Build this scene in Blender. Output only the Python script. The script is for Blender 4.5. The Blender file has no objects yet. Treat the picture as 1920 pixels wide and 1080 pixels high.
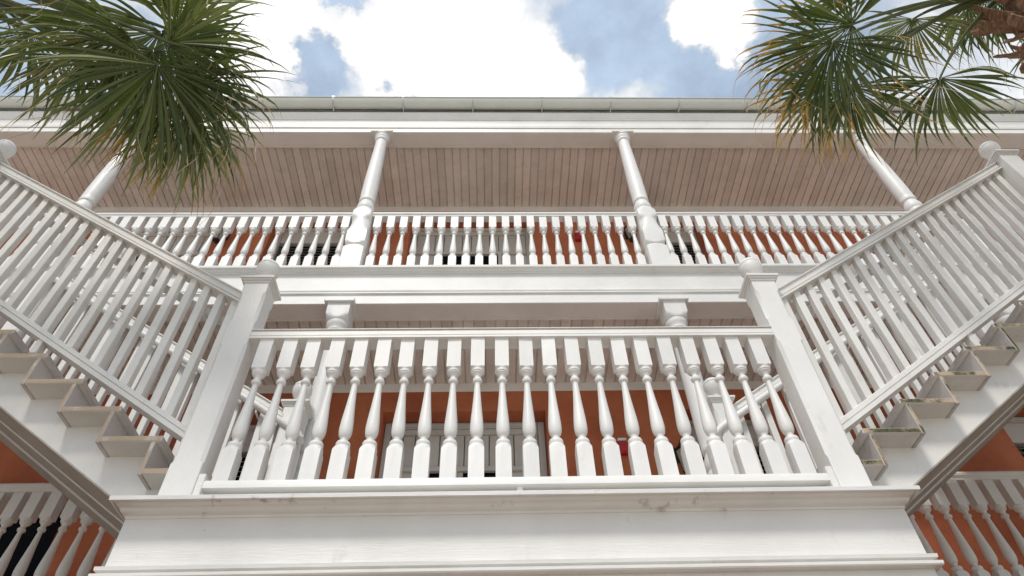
import bpy, bmesh, math, random
from math import sin, cos, pi, radians, sqrt
from mathutils import Vector, Matrix

# ------------------------------------------------------------------ scene, camera, sky, sun, exposure
scn = bpy.context.scene
col = scn.collection
GROUND = -1.6                      # the lens is the origin, 1.6 m above the ground

cam_d = bpy.data.cameras.new('camera')
cam = bpy.data.objects.new('camera', cam_d)
col.objects.link(cam)
cam_d.sensor_width = 36.0
cam_d.lens = 1263.4 / 1920 * 36.0
cam_d.clip_start = 0.05
cam_d.clip_end = 3000
FW = Vector((0.0278010, 0.6650356, 0.7462940))
RT = Vector((0.9996029, -0.0150542, -0.0238222))
UP = Vector((0.0046077, -0.7466599, 0.6651900))
cam.matrix_world = Matrix(((RT.x, UP.x, -FW.x, 0), (RT.y, UP.y, -FW.y, 0), (RT.z, UP.z, -FW.z, 0), (0, 0, 0, 1)))
scn.camera = cam

SUN_EL, SUN_AZ = radians(53), radians(196)      # azimuth clockwise from +Y: the sun stands behind the photographer
sun_dir = Vector((sin(SUN_AZ) * cos(SUN_EL), cos(SUN_AZ) * cos(SUN_EL), sin(SUN_EL)))
sd = bpy.data.lights.new('sun', 'SUN')
sd.energy = 2.3
sd.angle = radians(11)
sd.color = (1.0, 0.95, 0.88)
so = bpy.data.objects.new('sun', sd)
col.objects.link(so)
so.rotation_euler = sun_dir.to_track_quat('Z', 'Y').to_euler()

world = bpy.data.worlds.new('World')
scn.world = world
world.use_nodes = True


def build_sky():
    nt = world.node_tree
    N, L = nt.nodes, nt.links
    N.clear()

    def nd(t, **k):
        n = N.new(t)
        for a, b in k.items():
            setattr(n, a, b)
        return n

    def math_(op, a, b=None, clamp=False):
        n = nd('ShaderNodeMath', operation=op, use_clamp=clamp)
        for i, v in enumerate((a, b)):
            if v is None:
                continue
            if isinstance(v, (int, float)):
                n.inputs[i].default_value = v
            else:
                L.new(v, n.inputs[i])
        return n.outputs[0]

    sky = nd('ShaderNodeTexSky', sky_type='NISHITA', sun_disc=False)
    sky.sun_elevation = SUN_EL
    sky.sun_rotation = SUN_AZ
    sky.air_density = 1.0
    sky.dust_density = 1.6
    sky.ozone_density = 1.0
    tc = nd('ShaderNodeTexCoord')
    sep = nd('ShaderNodeSeparateXYZ')
    L.new(tc.outputs['Generated'], sep.inputs[0])
    zz = math_('ADD', math_('MAXIMUM', sep.outputs[2], 0.0), 0.15)
    px, py = math_('DIVIDE', sep.outputs[0], zz), math_('DIVIDE', sep.outputs[1], zz)
    cmb = nd('ShaderNodeCombineXYZ')
    L.new(px, cmb.inputs[0])
    L.new(py, cmb.inputs[1])
    cmb.inputs[2].default_value = 4.3
    # wobble the cloud plane so that the cloud rims billow
    wob = nd('ShaderNodeTexNoise')
    wob.inputs['Scale'].default_value = 9.0
    wob.inputs['Detail'].default_value = 9.0
    wob.inputs['Roughness'].default_value = 0.62
    L.new(cmb.outputs[0], wob.inputs['Vector'])
    sub = nd('ShaderNodeVectorMath', operation='SUBTRACT')
    L.new(wob.outputs['Color'], sub.inputs[0])
    sub.inputs[1].default_value = (0.5, 0.5, 0.5)
    scl = nd('ShaderNodeVectorMath', operation='SCALE')
    L.new(sub.outputs[0], scl.inputs[0])
    scl.inputs['Scale'].default_value = 0.16
    wp = nd('ShaderNodeVectorMath', operation='ADD')
    L.new(cmb.outputs[0], wp.inputs[0])
    L.new(scl.outputs[0], wp.inputs[1])
    base = nd('ShaderNodeTexNoise')
    base.inputs['Scale'].default_value = 3.1
    base.inputs['Detail'].default_value = 5.0
    base.inputs['Roughness'].default_value = 0.55
    L.new(wp.outputs[0], base.inputs['Vector'])
    dens = base.outputs[0]
    # cumulus heads (+) and blue openings (-) : position on the cloud plane, radius, weight
    for cx, cy, r, w in ((-0.05, 0.37, 0.175, 0.42), (0.06, 0.41, 0.085, 0.26), (-0.27, 0.30, 0.10, 0.36), (-0.33, 0.39, 0.10, 0.25),
                         (0.285, 0.30, 0.075, 0.40), (0.31, 0.335, 0.045, 0.2), (-0.225, 0.365, 0.055, -0.42), (-0.125, 0.405, 0.03, -0.3),
                         (0.17, 0.33, 0.10, -0.34), (0.30, 0.42, 0.11, -0.22), (-0.17, 0.27, 0.03, -0.3)):
        dv = nd('ShaderNodeVectorMath', operation='DISTANCE')
        L.new(wp.outputs[0], dv.inputs[0])
        dv.inputs[1].default_value = (cx, cy, 4.3)
        mr = nd('ShaderNodeMapRange', interpolation_type='SMOOTHSTEP')
        mr.inputs['From Min'].default_value = r
        mr.inputs['From Max'].default_value = r * 0.25
        mr.inputs['To Min'].default_value = 0.0
        mr.inputs['To Max'].default_value = w
        L.new(dv.outputs['Value'], mr.inputs['Value'])
        dens = math_('ADD', dens, mr.outputs[0])
    mask = nd('ShaderNodeMapRange', interpolation_type='SMOOTHSTEP')
    mask.inputs['From Min'].default_value = 0.42
    mask.inputs['From Max'].default_value = 0.68
    L.new(dens, mask.inputs['Value'])
    # thin veil over the blue
    veil = nd('ShaderNodeTexNoise')
    veil.inputs['Scale'].default_value = 5.0
    veil.inputs['Detail'].default_value = 7.0
    veil.inputs['Roughness'].default_value = 0.6
    L.new(cmb.outputs[0], veil.inputs['Vector'])
    vm = nd('ShaderNodeMapRange')
    vm.inputs['From Min'].default_value = 0.32
    vm.inputs['From Max'].default_value = 0.78
    vm.inputs['To Min'].default_value = 0.34
    vm.inputs['To Max'].default_value = 0.92
    L.new(veil.outputs[0], vm.inputs['Value'])
    mx1 = nd('ShaderNodeMix', data_type='RGBA')
    L.new(vm.outputs[0], mx1.inputs['Factor'])
    L.new(sky.outputs[0], mx1.inputs[6])
    mx1.inputs[7].default_value = (7.6, 9.4, 11.6, 1)
    # shading inside the clouds
    cs = nd('ShaderNodeMapRange')
    cs.inputs['From Min'].default_value = 0.50
    cs.inputs['From Max'].default_value = 0.80
    cs.inputs['To Min'].default_value = 9.0
    cs.inputs['To Max'].default_value = 13.0
    L.new(dens, cs.inputs['Value'])
    cc = nd('ShaderNodeCombineColor')
    for i in range(3):
        L.new(cs.outputs[0], cc.inputs[i])
    mx2 = nd('ShaderNodeMix', data_type='RGBA')
    L.new(mask.outputs[0], mx2.inputs['Factor'])
    L.new(mx1.outputs[2], mx2.inputs[6])
    L.new(cc.outputs[0], mx2.inputs[7])
    bg = nd('ShaderNodeBackground')
    bg.inputs['Strength'].default_value = 0.10
    L.new(mx2.outputs[2], bg.inputs['Color'])
    out = nd('ShaderNodeOutputWorld')
    L.new(bg.outputs[0], out.inputs['Surface'])


build_sky()
vs = scn.view_settings
vs.view_transform = 'Standard'
vs.look = 'None'
vs.gamma = 1.0
vs.use_curve_mapping = False
vs.exposure = -0.07
scn.cycles.max_bounces = 6
scn.cycles.diffuse_bounces = 4
scn.cycles.glossy_bounces = 2
scn.cycles.transmission_bounces = 3

# ------------------------------------------------------------------ helpers
rnd = random.Random(11)


class MB:
    """collects shapes and links them as one mesh object"""

    def __init__(self):
        self.v, self.f, self.m = [], [], []
        self.T = None

    def add(self, vs_, fs, mi=0):
        o = len(self.v)
        if self.T is not None:
            vs_ = [tuple(self.T @ Vector(p)) for p in vs_]
        self.v += [tuple(p) for p in vs_]
        self.f += [tuple(i + o for i in f) for f in fs]
        self.m += [mi] * len(fs)

    def box(self, x0, x1, y0, y1, z0, z1, c=0.0, mi=0):
        x0, x1 = min(x0, x1), max(x0, x1)
        y0, y1 = min(y0, y1), max(y0, y1)
        z0, z1 = min(z0, z1), max(z0, z1)
        if c <= 0:
            V = [(x, y, z) for x in (x0, x1) for y in (y0, y1) for z in (z0, z1)]
            self.add(V, [(0, 1, 3, 2), (4, 6, 7, 5), (0, 4, 5, 1), (2, 3, 7, 6), (0, 2, 6, 4), (1, 5, 7, 3)], mi)
            return
        c = min(c, (x1 - x0) * .45, (y1 - y0) * .45, (z1 - z0) * .45)
        lo, hi = (x0, y0, z0), (x1, y1, z1)
        idx, V = {}, []
        for sx in (0, 1):
            for sy in (0, 1):
                for sz in (0, 1):
                    s = (sx, sy, sz)
                    for a in range(3):
                        p = []
                        for k in range(3):
                            e = hi[k] if s[k] else lo[k]
                            if k != a:
                                e += -c if s[k] else c
                            p.append(e)
                        idx[s + (a,)] = len(V)
                        V.append(tuple(p))
        F = []
        for a in range(3):
            b, d = (a + 1) % 3, (a + 2) % 3
            for s in (0, 1):
                q = []
                for (u, w) in ((0, 0), (1, 0), (1, 1), (0, 1)):
                    k = [0, 0, 0]
                    k[a], k[b], k[d] = s, u, w
                    q.append(idx[tuple(k) + (a,)])
                F.append(tuple(q))
            for u in (0, 1):                      # edges running along a, between faces b and d
                for w in (0, 1):
                    k0, k1 = [0, 0, 0], [0, 0, 0]
                    k0[b] = k1[b] = u
                    k0[d] = k1[d] = w
                    k0[a], k1[a] = 0, 1
                    F.append((idx[tuple(k0) + (b,)], idx[tuple(k0) + (d,)], idx[tuple(k1) + (d,)], idx[tuple(k1) + (b,)]))
        for sx in (0, 1):
            for sy in (0, 1):
                for sz in (0, 1):
                    F.append(tuple(idx[(sx, sy, sz, a)] for a in range(3)))
        self.add(V, F, mi)

    def extr(self, prof, x0, x1, slope=0.0, zref=None, mi=0, caps=True, mit=0.0):
        """profile of (y, z) points swept along X; slope shears it upward; mit returns the ends (mitre by y)"""
        n = len(prof)
        zr = x0 if zref is None else zref
        V = []
        for (y, z) in prof:
            V.append((x0, y, z + slope * (x0 - zr)))
        for (y, z) in prof:
            V.append((x1, y, z + slope * (x1 - zr)))
        F = [(i, (i + 1) % n, n + (i + 1) % n, n + i) for i in range(n)]
        if caps:
            F += [tuple(range(n - 1, -1, -1)), tuple(range(n, 2 * n))]
        self.add(V, F, mi)

    def ring_u(self, prof, hx, cx, y0, y1, mi=0, sf=1.0):
        """moulding profile (out, z) run round three sides of a platform: left side, front, right side (mitred)"""
        n = len(prof)
        V = []
        for (o, z) in prof:
            V.append((cx - hx - o * sf, y1, z))
        for (o, z) in prof:
            V.append((cx - hx - o * sf, y0 - o, z))
        for (o, z) in prof:
            V.append((cx + hx + o * sf, y0 - o, z))
        for (o, z) in prof:
            V.append((cx + hx + o * sf, y1, z))
        F = []
        for k in range(3):
            for i in range(n):
                j = (i + 1) % n
                F.append((k * n + i, k * n + j, (k + 1) * n + j, (k + 1) * n + i))
        F += [tuple(range(n - 1, -1, -1)), tuple(range(3 * n, 4 * n))]
        self.add(V, F, mi)

    def poly_y(self, pts, y0, y1, mi=0):
        """(x, z) outline swept in depth"""
        n = len(pts)
        V = [(x, y0, z) for x, z in pts] + [(x, y1, z) for x, z in pts]
        F = [(i, (i + 1) % n, n + (i + 1) % n, n + i) for i in range(n)] + [tuple(range(n - 1, -1, -1)), tuple(range(n, 2 * n))]
        self.add(V, F, mi)

    def turned(self, prof, h=None, segs=16, c=(0, 0, 0), mi=0):
        """turned from square stock: (r, z) profile; cross-section is the circle clipped by the square of half width h"""
        rows = []
        V = []
        for (r, z) in prof:
            for k in range(segs):
                a = 2 * pi * k / segs
                q = r
                if h:
                    q = min(r, h / max(abs(cos(a)), abs(sin(a))))
                V.append((c[0] + q * cos(a), c[1] + q * sin(a), c[2] + z))
        F = []
        for i in range(len(prof) - 1):
            for k in range(segs):
                k2 = (k + 1) % segs
                F.append((i * segs + k, i * segs + k2, (i + 1) * segs + k2, (i + 1) * segs + k))
        F.append(tuple(range(segs - 1, -1, -1)))
        F.append(tuple((len(prof) - 1) * segs + k for k in range(segs)))
        self.add(V, F, mi)

    def tube(self, pts, radii, segs=8, mi=0, flat=1.0):
        pts = [Vector(p) for p in pts]
        V, F = [], []
        prev = None
        for i, p in enumerate(pts):
            t = (pts[min(i + 1, len(pts) - 1)] - pts[max(i - 1, 0)]).normalized()
            ref = Vector((0, 0, 1)) if abs(t.z) < 0.95 else Vector((1, 0, 0))
            s = t.cross(ref).normalized()
            if prev is not None and s.dot(prev) < 0:
                s = -s
            prev = s
            u = s.cross(t).normalized()
            for k in range(segs):
                a = 2 * pi * k / segs
                V.append(tuple(p + s * cos(a) * radii[i] + u * sin(a) * radii[i] * flat))
        for i in range(len(pts) - 1):
            for k in range(segs):
                k2 = (k + 1) % segs
                F.append((i * segs + k, i * segs + k2, (i + 1) * segs + k2, (i + 1) * segs + k))
        F.append(tuple(range(segs - 1, -1, -1)))
        F.append(tuple((len(pts) - 1) * segs + k for k in range(segs)))
        self.add(V, F, mi)

    def mesh(self, name, mats, smooth=True, ang=38, recalc=True):
        me = bpy.data.meshes.new(name)
        me.from_pydata(self.v, [], self.f)
        if not isinstance(mats, (list, tuple)):
            mats = [mats]
        for m in mats:
            me.materials.append(m)
        me.polygons.foreach_set('material_index', self.m)
        if recalc:
            bm = bmesh.new()
            bm.from_mesh(me)
            bmesh.ops.recalc_face_normals(bm, faces=bm.faces)
            bm.to_mesh(me)
            bm.free()
        if smooth:
            me.polygons.foreach_set('use_smooth', [True] * len(me.polygons))
            me.set_sharp_from_angle(angle=radians(ang))
        me.update()
        return me

    def build(self, name, mats, parent=None, loc=(0, 0, 0), **k):
        return link(name, self.mesh(name, mats, **k), parent, loc)


def link(name, me, parent=None, loc=(0, 0, 0), rz=0.0):
    o = bpy.data.objects.new(name, me)
    col.objects.link(o)
    o.location = loc
    o.rotation_euler = (0, 0, rz)
    if parent is not None:
        o.parent = parent
    return o


def empty(name, label, cat, loc=(0, 0, 0), group=None):
    o = bpy.data.objects.new(name, None)
    col.objects.link(o)
    o.location = loc
    o.empty_display_size = 0.2
    o['label'] = label
    o['category'] = cat
    if group:
        o['group'] = group
    return o


# ------------------------------------------------------------------ materials
def new_mat(name):
    m = bpy.data.materials.new(name)
    m.use_nodes = True
    nt = m.node_tree
    b = nt.nodes['Principled BSDF']
    return m, nt, b


def noise(nt, vec, scale, detail=4, rough=0.55):
    n = nt.nodes.new('ShaderNodeTexNoise')
    n.inputs['Scale'].default_value = scale
    n.inputs['Detail'].default_value = detail
    n.inputs['Roughness'].default_value = rough
    if vec is not None:
        nt.links.new(vec, n.inputs['Vector'])
    return n.outputs[0]


def ramp(nt, fac, stops):
    r = nt.nodes.new('ShaderNodeValToRGB')
    el = r.color_ramp.elements
    while len(el) < len(stops):
        el.new(0.5)
    for e, (p, c) in zip(el, stops):
        e.position = p
        e.color = tuple(c) + (1,) if len(c) == 3 else c
    nt.links.new(fac, r.inputs[0])
    return r.outputs[0]


def mixc(nt, fac, a, b, blend='MIX'):
    n = nt.nodes.new('ShaderNodeMix')
    n.data_type = 'RGBA'
    n.blend_type = blend
    for s, v in ((n.inputs['Factor'], fac), (n.inputs[6], a), (n.inputs[7], b)):
        if isinstance(v, (int, float)):
            s.default_value = v
        elif isinstance(v, (tuple, list)):
            s.default_value = tuple(v) + (1,) if len(v) == 3 else v
        else:
            nt.links.new(v, s)
    return n.outputs[2]


def mapping(nt, vec, scale):
    n = nt.nodes.new('ShaderNodeMapping')
    n.inputs['Scale'].default_value = scale
    nt.links.new(vec, n.inputs['Vector'])
    return n.outputs[0]


def geo_pos(nt):
    return nt.nodes.new('ShaderNodeNewGeometry').outputs['Position']


def bump(nt, b, h, strength=0.2, dist=0.01):
    n = nt.nodes.new('ShaderNodeBump')
    n.inputs['Strength'].default_value = strength
    n.inputs['Distance'].default_value = dist
    nt.links.new(h, n.inputs['Height'])
    nt.links.new(n.outputs[0], b.inputs['Normal'])


def paint(name, c0, c1, dirt=(0.30, 0.25, 0.19), dirt_lo=0.66, dirt_hi=0.80, dirt_amt=0.45, grain=(60, 60, 4), rough=0.46, speck=True, crack=False, vary=0.94):
    """oil paint on wood: blotchy tone, weather stains in loose patches, brush and grain relief, small specks"""
    m, nt, b = new_mat(name)
    P = geo_pos(nt)
    oi = nt.nodes.new('ShaderNodeObjectInfo')
    base = ramp(nt, noise(nt, P, 2.3, 6, 0.6), [(0.30, c1), (0.62, c0)])
    hs = nt.nodes.new('ShaderNodeMapRange')
    hs.inputs['To Min'].default_value = vary
    hs.inputs['To Max'].default_value = 1.03
    nt.links.new(oi.outputs['Random'], hs.inputs['Value'])
    cc = nt.nodes.new('ShaderNodeCombineColor')
    for i in range(3):
        nt.links.new(hs.outputs[0], cc.inputs[i])
    base = mixc(nt, 1.0, base, cc.outputs[0], 'MULTIPLY')
    st = noise(nt, mapping(nt, P, (3.0, 3.0, 1.3)), 3.3, 9, 0.68)
    mr = nt.nodes.new('ShaderNodeMapRange')
    mr.inputs['From Min'].default_value = dirt_lo
    mr.inputs['From Max'].default_value = dirt_hi
    mr.inputs['To Max'].default_value = dirt_amt
    nt.links.new(st, mr.inputs['Value'])
    base = mixc(nt, mr.outputs[0], base, dirt)
    if speck:
        vo = nt.nodes.new('ShaderNodeTexVoronoi')
        vo.inputs['Scale'].default_value = 13
        nt.links.new(P, vo.inputs['Vector'])
        sp = nt.nodes.new('ShaderNodeMapRange')
        sp.inputs['From Min'].default_value = 0.06
        sp.inputs['From Max'].default_value = 0.035
        sp.inputs['To Max'].default_value = 0.75
        nt.links.new(vo.outputs['Distance'], sp.inputs['Value'])
        gate = nt.nodes.new('ShaderNodeMapRange')
        gate.inputs['From Min'].default_value = 0.60
        gate.inputs['From Max'].default_value = 0.66
        nt.links.new(noise(nt, P, 1.9, 3), gate.inputs['Value'])
        mu = nt.nodes.new('ShaderNodeMath')
        mu.operation = 'MULTIPLY'
        nt.links.new(sp.outputs[0], mu.inputs[0])
        nt.links.new(gate.outputs[0], mu.inputs[1])
        base = mixc(nt, mu.outputs[0], base, (0.12, 0.09, 0.07))
    if crack:
        cn = noise(nt, mapping(nt, P, (0.55, 5.0, 5.0)), 1.0, 3, 0.5)
        sb = nt.nodes.new('ShaderNodeMath')
        sb.operation = 'SUBTRACT'
        nt.links.new(cn, sb.inputs[0])
        sb.inputs[1].default_value = 0.5
        ab = nt.nodes.new('ShaderNodeMath')
        ab.operation = 'ABSOLUTE'
        nt.links.new(sb.outputs[0], ab.inputs[0])
        cm = nt.nodes.new('ShaderNodeMapRange')
        cm.inputs['From Min'].default_value = 0.0022
        cm.inputs['From Max'].default_value = 0.0006
        nt.links.new(ab.outputs[0], cm.inputs['Value'])
        cg = nt.nodes.new('ShaderNodeMapRange')
        cg.inputs['From Min'].default_value = 0.52
        cg.inputs['From Max'].default_value = 0.60
        cg.inputs['To Max'].default_value = 0.4
        nt.links.new(noise(nt, P, 1.3, 4, 0.6), cg.inputs['Value'])
        cx_ = nt.nodes.new('ShaderNodeMath')
        cx_.operation = 'MULTIPLY'
        nt.links.new(cm.outputs[0], cx_.inputs[0])
        nt.links.new(cg.outputs[0], cx_.inputs[1])
        base = mixc(nt, cx_.outputs[0], base, (0.22, 0.19, 0.16))
    nt.links.new(base, b.inputs['Base Color'])
    b.inputs['Roughness'].default_value = rough
    h = noise(nt, mapping(nt, P, grain), 1.6, 5, 0.6)
    bump(nt, b, h, 0.42, 0.004)
    return m


WHITE = paint('white_paint', (0.82, 0.808, 0.772), (0.735, 0.72, 0.68), dirt_lo=0.62, dirt_hi=0.82, dirt_amt=0.35, grain=(6, 60, 60))
WHITE_V = paint('white_paint_turned', (0.82, 0.81, 0.778), (0.74, 0.725, 0.69), dirt_lo=0.62, dirt_hi=0.84, dirt_amt=0.35, vary=0.92, grain=(50, 50, 5))
DRIP = paint('drip_paint', (0.81, 0.80, 0.775), (0.72, 0.71, 0.68), dirt=(0.27, 0.14, 0.09), dirt_lo=0.60, dirt_hi=0.70, dirt_amt=0.6, grain=(6, 60, 60))
STAIR = paint('stair_paint', (0.80, 0.785, 0.745), (0.70, 0.685, 0.64), dirt=(0.33, 0.27, 0.19), dirt_lo=0.60, dirt_hi=0.80, dirt_amt=0.5, grain=(40, 40, 6))
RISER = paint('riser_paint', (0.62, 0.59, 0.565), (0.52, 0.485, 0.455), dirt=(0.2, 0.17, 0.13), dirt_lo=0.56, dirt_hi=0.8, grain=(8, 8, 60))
CEIL = paint('ceiling_paint', (0.77, 0.70, 0.63), (0.64, 0.575, 0.51), dirt=(0.30, 0.23, 0.19), dirt_lo=0.54, dirt_hi=0.80, dirt_amt=0.45, grain=(60, 5, 60), rough=0.6, speck=False, vary=0.86)
SOFFIT = paint('soffit_paint', (0.78, 0.74, 0.69), (0.70, 0.66, 0.61), dirt_lo=0.68, grain=(5, 60, 60), rough=0.55, speck=False)
GUTTER = paint('gutter_metal', (0.72, 0.73, 0.68), (0.64, 0.65, 0.60), dirt_lo=0.72, grain=(3, 30, 30), rough=0.35, speck=False)
SHADED_SOFFIT = paint('stair_soffit_shaded', (0.46, 0.42, 0.36), (0.36, 0.32, 0.27), dirt=(0.14, 0.11, 0.08), dirt_lo=0.55, dirt_hi=0.75, grain=(6, 60, 60), rough=0.7)  # stair paint with the shade of the underside put into its colour
FRAME = paint('window_frame_paint', (0.56, 0.53, 0.48), (0.47, 0.44, 0.39), speck=False)


def wood_end(name, moss):
    m, nt, b = new_mat(name)
    P = geo_pos(nt)
    w = nt.nodes.new('ShaderNodeTexWave')
    w.wave_type = 'RINGS'
    w.rings_direction = 'Y'
    w.inputs['Scale'].default_value = 26
    w.inputs['Distortion'].default_value = 2.5
    w.inputs['Detail'].default_value = 2
    nt.links.new(mapping(nt, P, (1, 1, 2.2)), w.inputs['Vector'])
    c = ramp(nt, w.outputs[0], [(0.2, (0.36, 0.25, 0.15)), (0.75, (0.58, 0.47, 0.34))])
    if moss:
        n = noise(nt, P, 7, 6, 0.65)
        c = mixc(nt, ramp(nt, n, [(0.44, (0, 0, 0)), (0.56, (1, 1, 1))]), c, ramp(nt, noise(nt, P, 45, 4), [(0.35, (0.035, 0.032, 0.02)), (0.65, (0.13, 0.13, 0.045))]))
    else:
        n = noise(nt, P, 8, 6, 0.65)
        c = mixc(nt, ramp(nt, n, [(0.52, (0, 0, 0)), (0.72, (0.8, 0.8, 0.8))]), c, (0.70, 0.67, 0.61))
    nt.links.new(c, b.inputs['Base Color'])
    b.inputs['Roughness'].default_value = 0.8
    bump(nt, b, noise(nt, P, 70, 4), 0.4, 0.004)
    return m


TREAD_END = wood_end('tread_end_grain', False)
TREAD_MOSS = wood_end('tread_end_mossy', True)


def stucco():
    m, nt, b = new_mat('orange_stucco')
    P = geo_pos(nt)
    c = ramp(nt, noise(nt, P, 1.7, 7, 0.62), [(0.28, (0.31, 0.080, 0.034)), (0.5, (0.43, 0.125, 0.052)), (0.72, (0.50, 0.17, 0.078))])
    c = mixc(nt, ramp(nt, noise(nt, mapping(nt, P, (2.5, 2.5, 0.8)), 4, 8, 0.7), [(0.60, (0, 0, 0)), (0.78, (0.5, 0.5, 0.5))]), c, (0.18, 0.043, 0.02))
    nt.links.new(c, b.inputs['Base Color'])
    b.inputs['Roughness'].default_value = 0.9
    bump(nt, b, noise(nt, P, 55, 6, 0.7), 0.5, 0.006)
    return m


STUCCO = stucco()


def plain(name, c, rough=0.5, metal=0.0, var=0.12, scale=12):
    m, nt, b = new_mat(name)
    P = geo_pos(nt)
    lo = tuple(x * (1 - var) for x in c)
    hi = tuple(min(1, x * (1 + var)) for x in c)
    nt.links.new(ramp(nt, noise(nt, P, scale, 5), [(0.3, lo), (0.7, hi)]), b.inputs['Base Color'])
    b.inputs['Roughness'].default_value = rough
    b.inputs['Metallic'].default_value = metal
    return m


GLASS = plain('dark_glass', (0.006, 0.006, 0.007), 0.15)
GLASS.node_tree.nodes['Principled BSDF'].inputs['Specular IOR Level'].default_value = 0.03
LOUVER = plain('louver_paint', (0.19, 0.18, 0.16), 0.6)
IRON = plain('black_iron', (0.03, 0.026, 0.022), 0.45, 0.6)
LAMPGLASS = plain('lantern_glass', (0.30, 0.28, 0.25), 0.12)
RED = plain('red_plastic', (0.42, 0.012, 0.012), 0.35)
STROBE = plain('clear_strobe', (0.75, 0.74, 0.72), 0.2)
ROOF = plain('roof_metal', (0.38, 0.39, 0.39), 0.4, 0.5)
STRAP = plain('strap_metal', (0.55, 0.57, 0.55), 0.3, 0.5)
BARK = plain('palm_fibre', (0.14, 0.085, 0.05), 0.95, var=0.5, scale=25)
TWIG = plain('twig_bark', (0.16, 0.11, 0.07), 0.9)


def boot_mat():
    m, nt, b = new_mat('palm_leaf_base')
    P = geo_pos(nt)
    c = ramp(nt, noise(nt, mapping(nt, P, (9, 9, 30)), 1.5, 6, 0.65), [(0.25, (0.06, 0.030, 0.018)), (0.5, (0.24, 0.125, 0.068)), (0.75, (0.46, 0.29, 0.17))])
    nt.links.new(c, b.inputs['Base Color'])
    b.inputs['Roughness'].default_value = 0.9
    bump(nt, b, noise(nt, mapping(nt, P, (20, 20, 90)), 1.5, 5, 0.7), 0.6, 0.01)
    return m


BOOT = boot_mat()


def leaf_mat(name, gold):
    m, nt, b = new_mat(name)
    at = nt.nodes.new('ShaderNodeAttribute')
    at.attribute_name = 'leaf'
    sp = nt.nodes.new('ShaderNodeSeparateColor')
    nt.links.new(at.outputs['Color'], sp.inputs[0])
    P = geo_pos(nt)
    g = ramp(nt, noise(nt, P, 3.0, 4), [(0.3, (0.038, 0.064, 0.015)), (0.7, (0.115, 0.150, 0.040))])
    g = mixc(nt, sp.outputs[1], g, (0.27, 0.29, 0.12))
    # dry tips: real colour of the leaf, t = distance from the hub (red), per-blade chance (blue)
    ad = nt.nodes.new('ShaderNodeMath')
    ad.operation = 'ADD'
    nt.links.new(sp.outputs[0], ad.inputs[0])
    nt.links.new(sp.outputs[2], ad.inputs[1])
    tip = nt.nodes.new('ShaderNodeMapRange')
    tip.interpolation_type = 'SMOOTHSTEP'
    tip.inputs['From Min'].default_value = 0.98 if not gold else 0.86
    tip.inputs['From Max'].default_value = 1.22 if not gold else 1.08
    nt.links.new(ad.outputs[0], tip.inputs['Value'])
    c = mixc(nt, tip.outputs[0], g, ramp(nt, noise(nt, P, 9, 3), [(0.3, (0.42, 0.20, 0.035)), (0.7, (0.62, 0.40, 0.10))]))
    nt.links.new(c, b.inputs['Base Color'])
    b.inputs['Roughness'].default_value = 0.33
    b.inputs['Specular IOR Level'].default_value = 0.45
    tr = nt.nodes.new('ShaderNodeBsdfTranslucent')
    nt.links.new(mixc(nt, 1.0, c, (1.25, 1.35, 0.6), 'MULTIPLY'), tr.inputs['Color'])
    mx = nt.nodes.new('ShaderNodeMixShader')
    mx.inputs[0].default_value = 0.30
    nt.links.new(b.outputs[0], mx.inputs[1])
    nt.links.new(tr.outputs[0], mx.inputs[2])
    nt.links.new(mx.outputs[0], nt.nodes['Material Output'].inputs['Surface'])
    return m


LEAF = leaf_mat('palm_leaf', False)
LEAF_GOLD = leaf_mat('palm_leaf_dry_tips', True)
FIBRE = plain('leaf_thread', (0.50, 0.38, 0.20), 0.8)
PETIOLE = plain('petiole_green', (0.10, 0.125, 0.04), 0.45, var=0.3)
SHRUBLEAF = plain('shrub_leaf', (0.16, 0.22, 0.04), 0.5, var=0.3)


def ground_mat(name, c1, c2, c3, c4):
    m, nt, b = new_mat(name)
    P = geo_pos(nt)
    br = nt.nodes.new('ShaderNodeTexBrick')
    br.inputs['Scale'].default_value = 4.5
    br.inputs['Color1'].default_value = tuple(c1) + (1,)
    br.inputs['Color2'].default_value = tuple(c2) + (1,)
    br.inputs['Mortar'].default_value = tuple(c3) + (1,)
    br.inputs['Mortar Size'].default_value = 0.018
    nt.links.new(P, br.inputs['Vector'])
    c = mixc(nt, ramp(nt, noise(nt, P, 0.6, 6), [(0.35, (0, 0, 0)), (0.7, (0.6, 0.6, 0.6))]), br.outputs[0], c4)
    nt.links.new(c, b.inputs['Base Color'])
    b.inputs['Roughness'].default_value = 0.9
    bump(nt, b, br.outputs['Fac'], -0.3, 0.01)
    return m


# ------------------------------------------------------------------ ground
g = MB()
g.add([(-1500, -1500, GROUND), (1500, -1500, GROUND), (1500, 1500, GROUND), (-1500, 1500, GROUND)], [(0, 1, 2, 3)])
gr = g.build('ground', ground_mat('pale_paving', (0.52, 0.47, 0.40), (0.62, 0.57, 0.50), (0.54, 0.51, 0.46), (0.64, 0.60, 0.53)), smooth=False)
gr['kind'] = 'structure'
BOUNCE_BRICK = ground_mat('bounce_brick', (0.26, 0.135, 0.070), (0.34, 0.20, 0.115), (0.28, 0.21, 0.15), (0.30, 0.19, 0.12))  # unseen brick sheet, added to throw warm brown bounce onto the mouldings
pa_ = MB()
pa_.add([(-14, -1.6, GROUND + .004), (14.3, -1.6, GROUND + .004), (14.3, 5.72, GROUND + .004), (-14, 5.72, GROUND + .004)], [(0, 1, 2, 3)])
po = pa_.build('warm_bounce_path', BOUNCE_BRICK, smooth=False)
po['kind'] = 'structure'
BOUNCE_SOIL = plain('bounce_soil', (0.095, 0.062, 0.036), 0.95, var=0.4, scale=8)  # unseen beds of dark soil, added to cut bounce under the stairs
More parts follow.
